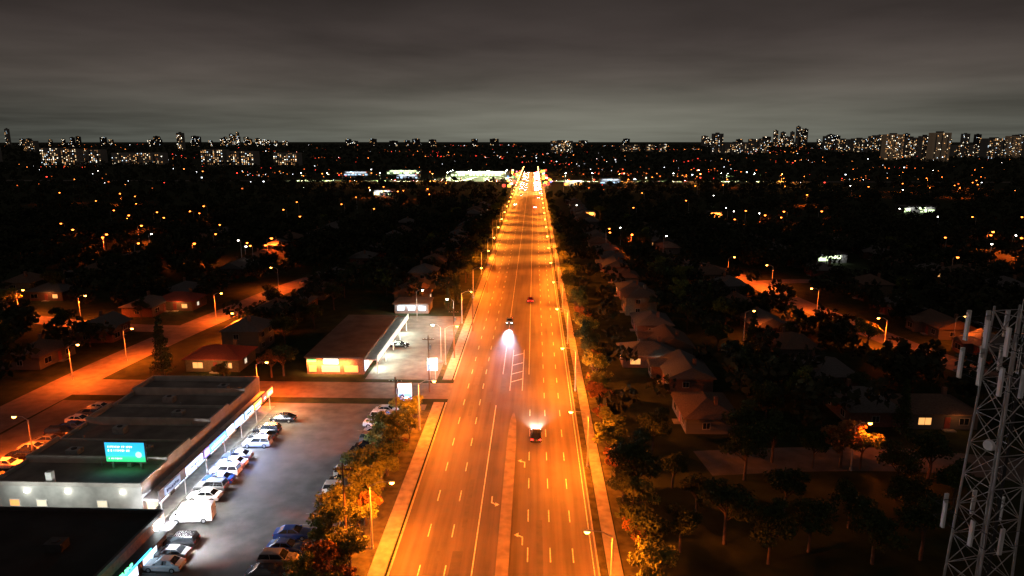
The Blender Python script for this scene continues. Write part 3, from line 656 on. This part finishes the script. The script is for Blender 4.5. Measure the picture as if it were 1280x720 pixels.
# led billboard on the roof
bx,by=G(157,588,4.95)
bb=thing('billboard','glowing cyan and green digital billboard standing on the strip mall roof','billboard',(bx,by+.4,4.95))
MB().box(-2.9,2.9,0,.3,1.0,4.1).build('cabinet',M_dark,bb)
lm_=bpy.data.materials.new('led_screen'); lm_.use_nodes=True; n_=lm_.node_tree; b_=n_.nodes['Principled BSDF']; b_.inputs['Base Color'].default_value=(.01,.05,.05,1)
tcn=n_.nodes.new('ShaderNodeTexCoord'); gs=n_.nodes.new('ShaderNodeSeparateXYZ'); n_.links.new(tcn.outputs['Object'],gs.inputs[0]); mr=n_.nodes.new('ShaderNodeMapRange'); mr.inputs[1].default_value=1.1; mr.inputs[2].default_value=4; n_.links.new(gs.outputs[2],mr.inputs[0])
rp=n_.nodes.new('ShaderNodeValToRGB'); rp.color_ramp.elements[0].color=(.02,.62,.15,1); rp.color_ramp.elements[1].color=(.01,.45,.9,1); e_=rp.color_ramp.elements.new(.22); e_.color=(.03,.65,.3,1); e_=rp.color_ramp.elements.new(.36); e_.color=(.02,.5,.7,1)
n_.links.new(mr.outputs[0],rp.inputs[0]); n_.links.new(rp.outputs[0],b_.inputs['Emission Color']); b_.inputs['Emission Strength'].default_value=1.5
MB().box(-2.78,2.78,-.03,0,1.12,3.98).build('screen',lm_,bb)
lt=MB(); rr=random.Random(3)
for (zz,hh,xm) in ((3.2,.3,1.0),(2.65,.3,.6),(1.5,.2,-.6)):
    xx=-2.4
    while xx<xm:
        ww=rr.uniform(.1,.2); lt.box(xx,xx+.06,-.05,-.03,zz,zz+hh); lt.box(xx+.06,xx+ww,-.05,-.03,zz+hh*rr.choice((0,.4,.75)),zz+hh*rr.choice((.85,1))); xx+=ww+(.08 if rr.random()<.8 else .25)
lt.build('lettering',glow('led_white',(.9,1,1),1.8),bb)
MB().tube((1.9,-.05,2.2),(1.9,-.03,2.2),.45,.45,20).build('emblem',glow('led_mint',(.5,1,.8),1.3),bb)
for s in (-2,2): MB().box(s-.12,s+.12,.05,.29,0,1.0).build('post',M_steel,bb)
MB().box(-.3,.3,.5,2.6,0,2.2).build('control_cabinet',M_steel,bb)
light('AREA','screen_glow',bb,(0,-.3,2.5),60,(.08,1,.3),(5.4,2.6),rot=(R(45),0,0))

# foreground building
fb=thing('shop_building','dark flat roofed shop building in the lower left corner with neon sign','building',(-46,40,0))
MB().box(-48,0,0,36,0,4.6).build('wall',M_brick,fb)
MB().quad(-47.7,-.3,.3,35.7,4.62).build('roof',mat('tar_roof',(.03,.03,.03),(.016,.016,.016),.3,.9,bump=.3),fb)
p=MB(); p.box(-.3,.05,.3,36,4.605,5.05); p.box(-48,-.3,35.7,36.02,4.605,5.05); p.build('parapet',M_dark,fb)
for ux,uy in ((-8,28),(-16,22),(-26,29)): 
    u=MB().box(ux-1,ux+1,uy-.8,uy+.8,4.63,5.6).build('rooftop_unit',M_dark,fb); MB().tube((ux,uy,5.6),(ux,uy,5.7),.45,.45,10).build('fan',M_dark,u)
MB().box(.06,1.6,0,36,3.2,3.4).build('canopy',M_dark,fb)
MB().box(.06,.5,33.5,34.8,3.6,4.4).build('wall_lamp',glow('flood_lens',(.9,1,1),14),fb)
light('SPOT','flood_light',fb,(1.9,34.6,4.4),11000,(.95,.97,1),.2,165,.5,(R(40),0,0))
MB().box(1.62,1.72,24.5,30,3.42,3.6).build('light_strip',glow('cyan_strip',(.06,.6,1),3.5),fb)
ng=MB(); rr=random.Random(9); yy=21.5
while yy<26:
    wl_=rr.uniform(.25,.4); ng.box(1.62,1.75,yy,yy+.1,3.7,4.2); ng.box(1.62,1.75,yy+.1,yy+wl_,3.7+rr.choice((0,.2,.4)),3.8+rr.choice((0.1,.2,.4))); yy+=wl_+.18
ng.build('neon_lettering',glow('neon_green',(.15,1,.4),3),fb)
for i in range(8): MB().box(.02,.08,2+i*4.1,4.9+i*4.1,.4,2.8).build('shop_window',random.choice((M_wincool,M_glass,M_winwhite)),fb)

# plaza with white canopy
pz=thing('plaza_building','low plaza building with bright white canopy edge beside the floodlit lot','shopping plaza',(-37,141,0))
MB().box(-12.5,0,0,36,0,3.7).build('wall',M_brick,pz)
MB().box(-12.9,.4,-.4,36.4,3.705,4.05).build('roof',M_shingle_flat,pz)
MB().box(.42,3.2,-.5,36.5,3.4,3.6).build('canopy',M_white,pz)
MB().box(3.2,3.35,-.5,36.5,3.1,4.4).build('fascia',glow('canopy_glow',(.95,1,.88),1.0),pz)
for i in range(8): MB().box(.02,.1,1+i*4.3,4.6+i*4.3,.4,2.9).build('shop_window',M_winwhite if i%3 else M_wincool,pz)
for i in range(5): MB().tube((2.9,.5+i*8.7,0),(2.9,.5+i*8.7,3.4),.1,.1,8).build('canopy_post',M_white,pz)
for i,(a,b,m) in enumerate(((-12,-10.4,M_winwarm),(-9.2,-5.2,glow('shop_bright',(1,.6,.25),1.5)),(-4.2,-1.2,M_winwarm))):
    MB().box(a,b,-.1,-.02,.5,2.0).build('shop_window',m,pz)
MB().box(-8.6,-5.4,-.56,-.42,2.5,3.6).build('shop_sign',glow('sign_whitelit',(1,.93,.75),4),pz)
MB().box(-12.2,-10.2,-.56,-.42,3.0,3.5).build('shop_sign',glow('sign_green',(.2,1,.3),1.2),pz)
light('AREA','shop_glow',pz,(-7.5,-1,2.6),3200,(1,.3,.07),(10,1),rot=(R(60),0,0))
for i in range(4): light('AREA','canopy_light',pz,(2.6,4+i*9.4,3.1),2600,(.86,1,.8),(4,1.2),rot=(0,R(-52),0))
for i in range(5): MB().box(.5,.9,2+i*7.4,3.2+i*7.4,3.3,3.38).build('downlight',M_whl,pz)
ky=thing('kiosk','small white lit building at the far end of the plaza lot','building',(-36,199,0))
MB().box(-5,5,-4,4,0,2.8).build('wall',mat('grey_block',(.2,.2,.2)),ky); MB().box(-5.5,5.5,-4.5,4.5,2.805,3.1).build('roof',M_shingle_flat,ky)
for a in (-4.2,-1,2.2): MB().box(a,a+2.0,-4.1,-4.02,.9,2.2).build('window',M_wincool,ky)
light('AREA','kiosk_light',ky,(0,-4.6,2.7),350,(.85,.95,1),(8,.8),rot=(R(35),0,0))

# pylon signs
def pylon(px,py,label,w_,h_,z0,c,c2):
    x,y=G(px,py); t=thing('pylon_sign',label,'sign',(x,y,0),R(6))
    for s in (-1,1): MB().box(s*w_*.3-.08,s*w_*.3+.08,-.1,.1,0,z0).build('post',M_steel,t)
    MB().box(-w_/2-.1,w_/2+.1,-.18,.18,z0,z0+h_+.2).build('cabinet',M_white,t)
    MB().box(-w_/2,w_/2,-.22,-.18,z0+.1,z0+h_*.5).build('lower_panel',glow('pylon_'+label[:6]+'a',c2,2.4),t)
    MB().box(-w_/2,w_/2,-.22,-.18,z0+h_*.56,z0+h_+.1).build('upper_panel',glow('pylon_'+label[:6]+'b',c,3),t)
    MB().box(-w_*.3,w_*.3,-.24,-.22,z0+h_*.22,z0+h_*.34).build('lettering',glow('letter_white',(1,1,1),3),t)
    light('AREA','sign_light',t,(0,-1.2,z0+h_/2),300,c,(w_,h_),rot=(R(80),0,0))
pylon(507,514,'glowing white and blue pylon sign at the corner of the side street',2.4,3.6,1.8,(.8,.92,1),(.05,.3,1))
pylon(541,474,'white glowing pylon sign beside the floodlit plaza lot',2.0,2.6,2.0,(.85,.95,1),(.15,.4,.95))
def shop(x,y,w_,d_,h_,label,cm,power,pc):
    t=thing('commercial_building',label,'building',(x,y,0)); MB().box(-w_/2,w_/2,-d_/2,d_/2,0,h_).build('wall',mat('grey_block',(.2,.2,.2)),t); MB().box(-w_/2-.3,w_/2+.3,-d_/2-.3,d_/2+.3,h_+.005,h_+.5).build('roof',M_dark,t)
    n=max(2,int(w_/5)); s=w_/n
    for i in range(n):
        if random.random()<.72: MB().box(-w_/2+i*s+.4,-w_/2+(i+1)*s-random.uniform(.4,2),-d_/2-.12,-d_/2-.03,.8,min(random.uniform(2.2,3.6),h_-.6)).build('shop_window',cm,t)
    sx=random.uniform(-.2,.1)*w_; MB().box(sx-2.5,sx+2.5,-d_/2-.35,-d_/2-.31,h_-1.6,h_-.2).build('sign',cm,t)
    if power: light('AREA','facade_light',t,(0,-d_/2-1.2,h_-.3),power,pc,(w_*.8,1),rot=(R(30),0,0))
BW=glow('bright_white_win',(.75,1,.5),2.4); BB=glow('bright_blue_win',(.5,.72,1),1.2); BO=glow('bright_orange_win',(1,.42,.08),2.5)
for (x,y,w_,d_,h_,l,cm,p_,pc) in ((-78,1002,84,22,7,'long bright storefront of the far plaza left of the avenue',BW,36000,(.75,1,.45)),(-170,930,30,16,6,'bluish lit store left of the far plaza',BB,2500,(.8,.9,1)),
  (-140,640,18,12,5,'small white lit store among the trees left of the far avenue',BW,1200,(.9,1,1)),(45,790,22,12,6,'white lit store right of the far avenue',BO,6000,(1,.8,.5)),(90,825,24,14,6,'bluish lit store farther right of the avenue',BB,1500,(.8,.9,1)),
  (272,497,22,12,4.4,'low white lit building among the right hand trees',BW,500,(1,1,.9)),(125,290,12,8,3.4,'low white lit row beyond the right residential street',BW,200,(1,1,.95)),(-200,1060,50,20,6,'far green white lit store on the left',BW,6000,(.7,1,.5)),
  (36,455,9,8,4,'orange lit house front beside the avenue far on the right',BO,2500,(1,.3,.06)),(119,455,9,8,4,'orange glowing low building among the right hand trees',BO,3500,(1,.2,.03)),(-260,1010,36,18,6,'far blue white lit store at left',BB,2000,(.8,.9,1))):
    shop(x,y,w_,d_,h_,l,cm,p_,pc)
def sigp():
    t=thing('traffic_signal','x','traffic light'); MB().tube((0,0,0),(0,0,6.5),.12,.1,8).build('pole',M_steel,t); MB().tube((0,0,6.2),(5,0,6.6),.07,.05,6).build('mast_arm',M_steel,t)
    h=MB().box(4.8,5.2,-.2,.2,5.4,6.6).build('signal_head',mat('signal_yellow',(.5,.35,.03)),t)
    for z,m in ((6.35,glow('lens_red',(1,.02,.02),1200)),(6.0,mat('lens_dark_amber',(.1,.06,.01))),(5.65,mat('lens_dark_green',(.01,.08,.03)))): MB().tube((5,-.2,z),(5,-.26,z),.18,.18,10).build('lens',m,h)
    return Proto(t)
SG=sigp()
for x,y,rz,l in ((XR+1,858,PI,'traffic signal on the near right corner of the far crossing'),(XL-1,884,0,'traffic signal on the far left corner of the far crossing'),(XR+1,884,PI,'traffic signal on the far right corner of the far crossing'),(XL-1,858,0,'traffic signal on the near left corner of the far crossing')):
    SG.place((x,y,0),rz,l)

# ------------------------------------------------------------ skyline towers
TW=[mat('tower_beige_glow',(.28,.23,.18),(.22,.18,.14),.05,.9,emit=(.5,.32,.18),es=.05),mat('tower_grey_glow',(.13,.125,.12),(.10,.095,.09),.05,.9,emit=(.4,.34,.28),es=.01),mat('tower_dark',(.06,.06,.06),(.045,.045,.045),.05,.9)]  # beige and grey walls emit faintly, city glow put into the material
wq={}
WM=[('tower_win_warm',(1,.48,.16),2.6),('tower_win_pale',(1,.74,.42),2.6),('tower_win_cool',(.7,.87,1),3.2),('tower_win_dim',(1,.5,.2),.7),('tower_win_bright',(1,.9,.7),6)]
def towers(lst):
    lst=sorted(lst,key=lambda a:a[0])
    for i,(a,b,top,base,style,dens) in enumerate(lst):
        zc=43674/(base-176); px=(a+b)/2; x,y=G(px,base); w_=(b-a)*zc/FP; h_=(base-top)*zc*.98/FP; d_=min(w_,22+10*(i%2))
        big=dens>15
        lab=(('beige','grey','dark')[style]+(' slab' if w_>h_ else ' tower')+' block with lit windows, ' if big else 'distant '+('grey','dark')[style>1]+' tower block, ')+ordw(i+1)+' from the left on the horizon'
        t=thing('apartment_tower',lab,'building',(x,y,0),0,'buildings on the horizon')
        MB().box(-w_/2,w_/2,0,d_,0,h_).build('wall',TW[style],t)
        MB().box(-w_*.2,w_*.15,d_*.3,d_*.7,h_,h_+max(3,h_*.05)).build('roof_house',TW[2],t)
        if big:
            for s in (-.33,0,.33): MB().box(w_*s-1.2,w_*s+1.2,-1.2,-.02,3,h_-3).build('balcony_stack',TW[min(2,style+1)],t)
        fl=max(2,int(h_/3.0)); cols=max(2,int(w_/4.2)); pm_=zc/682
        sx=max(1.5,pm_*.5); sz=max(1.1,pm_*.38); used=set()
        for k in range(min(95,int(dens*1.3))):
            c=random.randrange(cols); f=random.randrange(fl)
            if (c,f) in used: continue
            used.add((c,f)); mi=random.choice((0,0,1,1,2,3,3,3,4) if big else (0,1,2,4,4,0))
            if mi not in wq: wq[mi]=MB().box(-.5,.5,-.1,0,-.5,.5).mesh('window',glow(*WM[mi]))
            put('window',wq[mi],t,(-w_/2+(c+.5)*w_/cols,-1.25 if big else -.02,2+(f+.4)*(h_-2)/fl),0,(min(sx,w_/cols*.9),1,min(sz,2+pm_*.1)))
ap=[(52,75,185,207,1,60),(78,98,186,207,1,40),(100,128,187,206,1,34),(140,205,191,206,1,60),(252,280,187,207,1,55),(284,318,189,207,1,55),(342,372,191,207,1,50),(222,229,166,188,1,26),
(688,716,176,191,1,50),(776,800,181,190,1,20),(808,818,181,190,1,18),(824,833,180,190,1,18),(890,903,167,193,1,26),(906,942,178,193,1,40),(944,960,174,191,1,28),
(1105,1127,168,200,0,70),(1130,1147,172,199,1,50),(1150,1161,170,201,1,30),(1163,1185,166,202,0,22),(1030,1040,170,188,1,20),(1045,1063,174,190,1,28),(1066,1084,173,191,1,30),(1086,1099,170,190,1,24),(1190,1225,181,197,1,40),(1232,1256,173,199,1,50),(1259,1279,170,197,0,40),
(8,12,161,182,1,8),(30,44,176,190,1,18),(1285,1310,172,198,1,40),(-30,-5,184,204,1,40)]
for k in range(26): 
    a=random.gauss(300,26); h=random.uniform(3,12)*math.exp(-((a-300)/22)**2)+2; wd=random.uniform(3,6); ap.append((a,a+wd,178-h,182.5,random.choice((1,2)),7))
for k in range(18): a=random.uniform(0,250); ap.append((a,a+random.uniform(3,8),random.uniform(170,176),183,2,6))
for k in range(12): a=random.gauss(993,16); wd=random.uniform(3,5.5); ap.append((a,a+wd,random.uniform(158,172),182.5,random.choice((1,2)),8))
for k in range(26): a=random.uniform(860,1280); wd=random.uniform(4,10); ap.append((a,a+wd,random.uniform(167,175),183.5,random.choice((1,2)),8))
for k in range(12): a=random.uniform(370,860); wd=random.uniform(5,12); ap.append((a,a+wd,random.uniform(173,177),183,2,5))
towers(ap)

# ------------------------------------------------------------ wooded suburb canopy (uncountable)
N1=9500; y1_=np.exp(rng.uniform(math.log(260),math.log(9000),N1)); x1_=rng.uniform(-.86,.86,N1)*y1_
N2=3000; y2_=rng.uniform(112,420,N2); x2_=rng.uniform(-.86,.86,N2)*y2_
yy=np.concatenate([y1_,y2_]); xx=np.concatenate([x1_,x2_]); N=len(xx)
keep=np.ones(N,bool)
keep&=~((np.abs(xx+4.4)<17)&(yy<YE+10)); keep&=~((np.abs(xx+4.4)<32)&(yy<YE)&(yy>590))
keep&=~((xx>14)&(xx<27)&(yy<240)&(rng.random(N)<.6))
for p in SL: keep&=(((xx-p.x)**2+(yy-p.y)**2)>90)&(((xx-p.x*.96)**2+(yy-p.y+9)**2)>100)
for p in SR: keep&=(((xx-p.x)**2+(yy-p.y)**2)>64)&(((xx-p.x*.97)**2+(yy-p.y+6)**2)>55)
keep&=~((xx>-165)&(xx<-95)&(np.abs(yy-182)<9)); keep&=~((xx>78)&(xx<118)&(np.abs(yy-245)<8)); keep&=~((xx>22)&(xx<104)&(yy<111))
keep&=~(np.abs(yy-866)<22)
keep&=~((xx>-62)&(xx<-20)&(yy<206)); keep&=~((xx>-105)&(xx<-20)&(yy<147)); keep&=~((yy<165)&(xx<-60)&(xx>-82))
keep&=~((xx>-135)&(xx<-20)&(yy>830)&(yy<995)); keep&=~((xx>-170)&(xx<-110)&(yy>600)&(yy<660)); keep&=~((xx>10)&(xx<110)&(yy>740)&(yy<850)); keep&=~((xx>-300)&(xx<-110)&(yy>885)&(yy<1050))
for hx,hy in houses: keep&=~(((xx-hx)**2+(yy-hy+(3 if 20<hx<40 else 0))**2)<(90 if 20<hx<40 else 50))
for hx,hy in lamps: keep&=~(((xx-hx)**2+(yy-hy+3)**2)<95)
for hx,hy in ((272,480),(125,278),(36,445),(119,443),(36,430),(119,425)): keep&=~(((xx-hx)**2+(yy-hy)**2)<260)
xx,yy=xx[keep],yy[keep]; N=len(xx)
q=46; size=np.clip(2.6+yy/900,2.6,9); hgt=rng.uniform(5.5,9.5,N)+yy/1500
d=rng.normal(size=(N,q,3)); d/=np.linalg.norm(d,axis=2)[:,:,None]; d[:,:,2]*=.75
rad=(.55+.5*rng.random((N,q)))[:,:,None]
c=np.stack([xx,yy,hgt-size*.7],axis=1)[:,None,:]+d*rad*size[:,None,None]
c[:,:,2]=np.maximum(c[:,:,2],.3); c=c.reshape(-1,3); n=len(c)
a=rng.normal(size=(n,3)); a/=np.linalg.norm(a,axis=1)[:,None]; b=np.cross(a,rng.normal(size=(n,3))); b/=np.linalg.norm(b,axis=1)[:,None]
s=np.repeat(size*.27,q)[:,None]*(.6+.8*rng.random((n,1)))
v=np.stack([c-a*s,c-b*s*.7,c+a*s,c+b*s*.7],axis=1).reshape(-1,3)
tag(put('wooded_suburb',quadmesh('wooded_suburb',v,mat('distant_foliage',(.032,.038,.018),(.012,.016,.008),.12,.9))),'dark mass of treetops covering the suburb to the horizon','woods',None,'stuff')

# ------------------------------------------------------------ lattice tower
HT=36.0; tx,ty=G(1275,392,HT); tw=thing('lattice_tower','steel lattice communications tower with panel antennas at the right edge','tower',(tx,ty,0),R(12))
def hw(z): return 1.95-(1.95-1.25)*z/HT
cor=((-1,-1),(1,-1),(1,1),(-1,1))
for a,b in cor: MB().tube((a*hw(0),b*hw(0),0),(a*hw(HT),b*hw(HT),HT+.4),.12,.09,8).build('leg',M_tower,tw)
br=MB(); z=0; k=0
while z<HT-.3:
    z2=min(HT,z+3.0)
    for i in range(4):
        (a,b),(c_,d_)=cor[i],cor[(i+1)%4]
        p=lambda s,t,zz:(s*hw(zz),t*hw(zz),zz)
        br.tube(p(a,b,z),p(c_,d_,z2),.04,.04,4); br.tube(p(c_,d_,z),p(a,b,z2),.04,.04,4); br.tube(p(a,b,z2),p(c_,d_,z2),.04,.04,4)
    z=z2
br.build('bracing',M_tower,tw)
ld=MB()
for s in (-.2,.2): ld.tube((s,-hw(0)*.3,0),(s,-hw(HT)*.3,HT),.03,.03,4)
for k in range(60): ld.tube((-.2,-hw(k*.6)*.3,k*.6),(.2,-hw(k*.6)*.3,k*.6),.02,.02,4)
ld.build('ladder',M_dark,tw); cbm=MB()
for s in (.5,.62,.74): cbm.tube((s,-hw(0)*.25,0),(s,-hw(HT)*.25,HT),.05,.05,5)
cbm.build('cable_run',M_dark,tw)
for zz,nn,ext in ((34.4,3,1.5),(31.0,3,1.5),(17,2,1.2)):
    fr=MB()
    for i in range(4):
        a,b=cor[i]; c_,d_=cor[(i+1)%4]; m_=hw(zz)+ext
        for zo in (-.7,.7): fr.tube((a*m_,b*m_,zz+zo),(c_*m_,d_*m_,zz+zo),.03,.03,5)
        fr.tube((a*hw(zz),b*hw(zz),zz),(a*m_,b*m_,zz-.7),.03,.03,4); fr.tube((a*hw(zz),b*hw(zz),zz),(a*m_,b*m_,zz+.7),.03,.03,4)
    fr.build('antenna_mount',M_dark,tw)
    for i in range(4):
        (a,b),(c_,d_)=cor[i],cor[(i+1)%4]; m_=hw(zz)+ext+.18
        for j in range(nn):
            f=(j+.5)/nn; x_=(a+(c_-a)*f)*m_; y_=(b+(d_-b)*f)*m_; ang=math.atan2((b+d_)/2,(a+c_)/2)
            o=MB().loft([[(-.08,-.2,-1.2),(.09,-.16,-1.2),(.09,.16,-1.2),(-.08,.2,-1.2)],[(-.08,-.2,1.2),(.09,-.16,1.2),(.09,.16,1.2),(-.08,.2,1.2)]]).build('antenna_panel',M_panel,tw)
            o.location=(x_,y_,zz+random.uniform(-.15,.15)); o.rotation_euler=(0,0,ang)
MB().tube((-1.3,-1.3,HT),(-1.3,-1.3,HT+1.6),.05,.03,6).build('whip_antenna',M_panel,tw)
MB().tube((-2.2,-1.2,25),(-2.45,-1.25,25),.5,.42,16).build('dish',M_panel,tw)
print('trees',NT,'objects',len(bpy.data.objects))
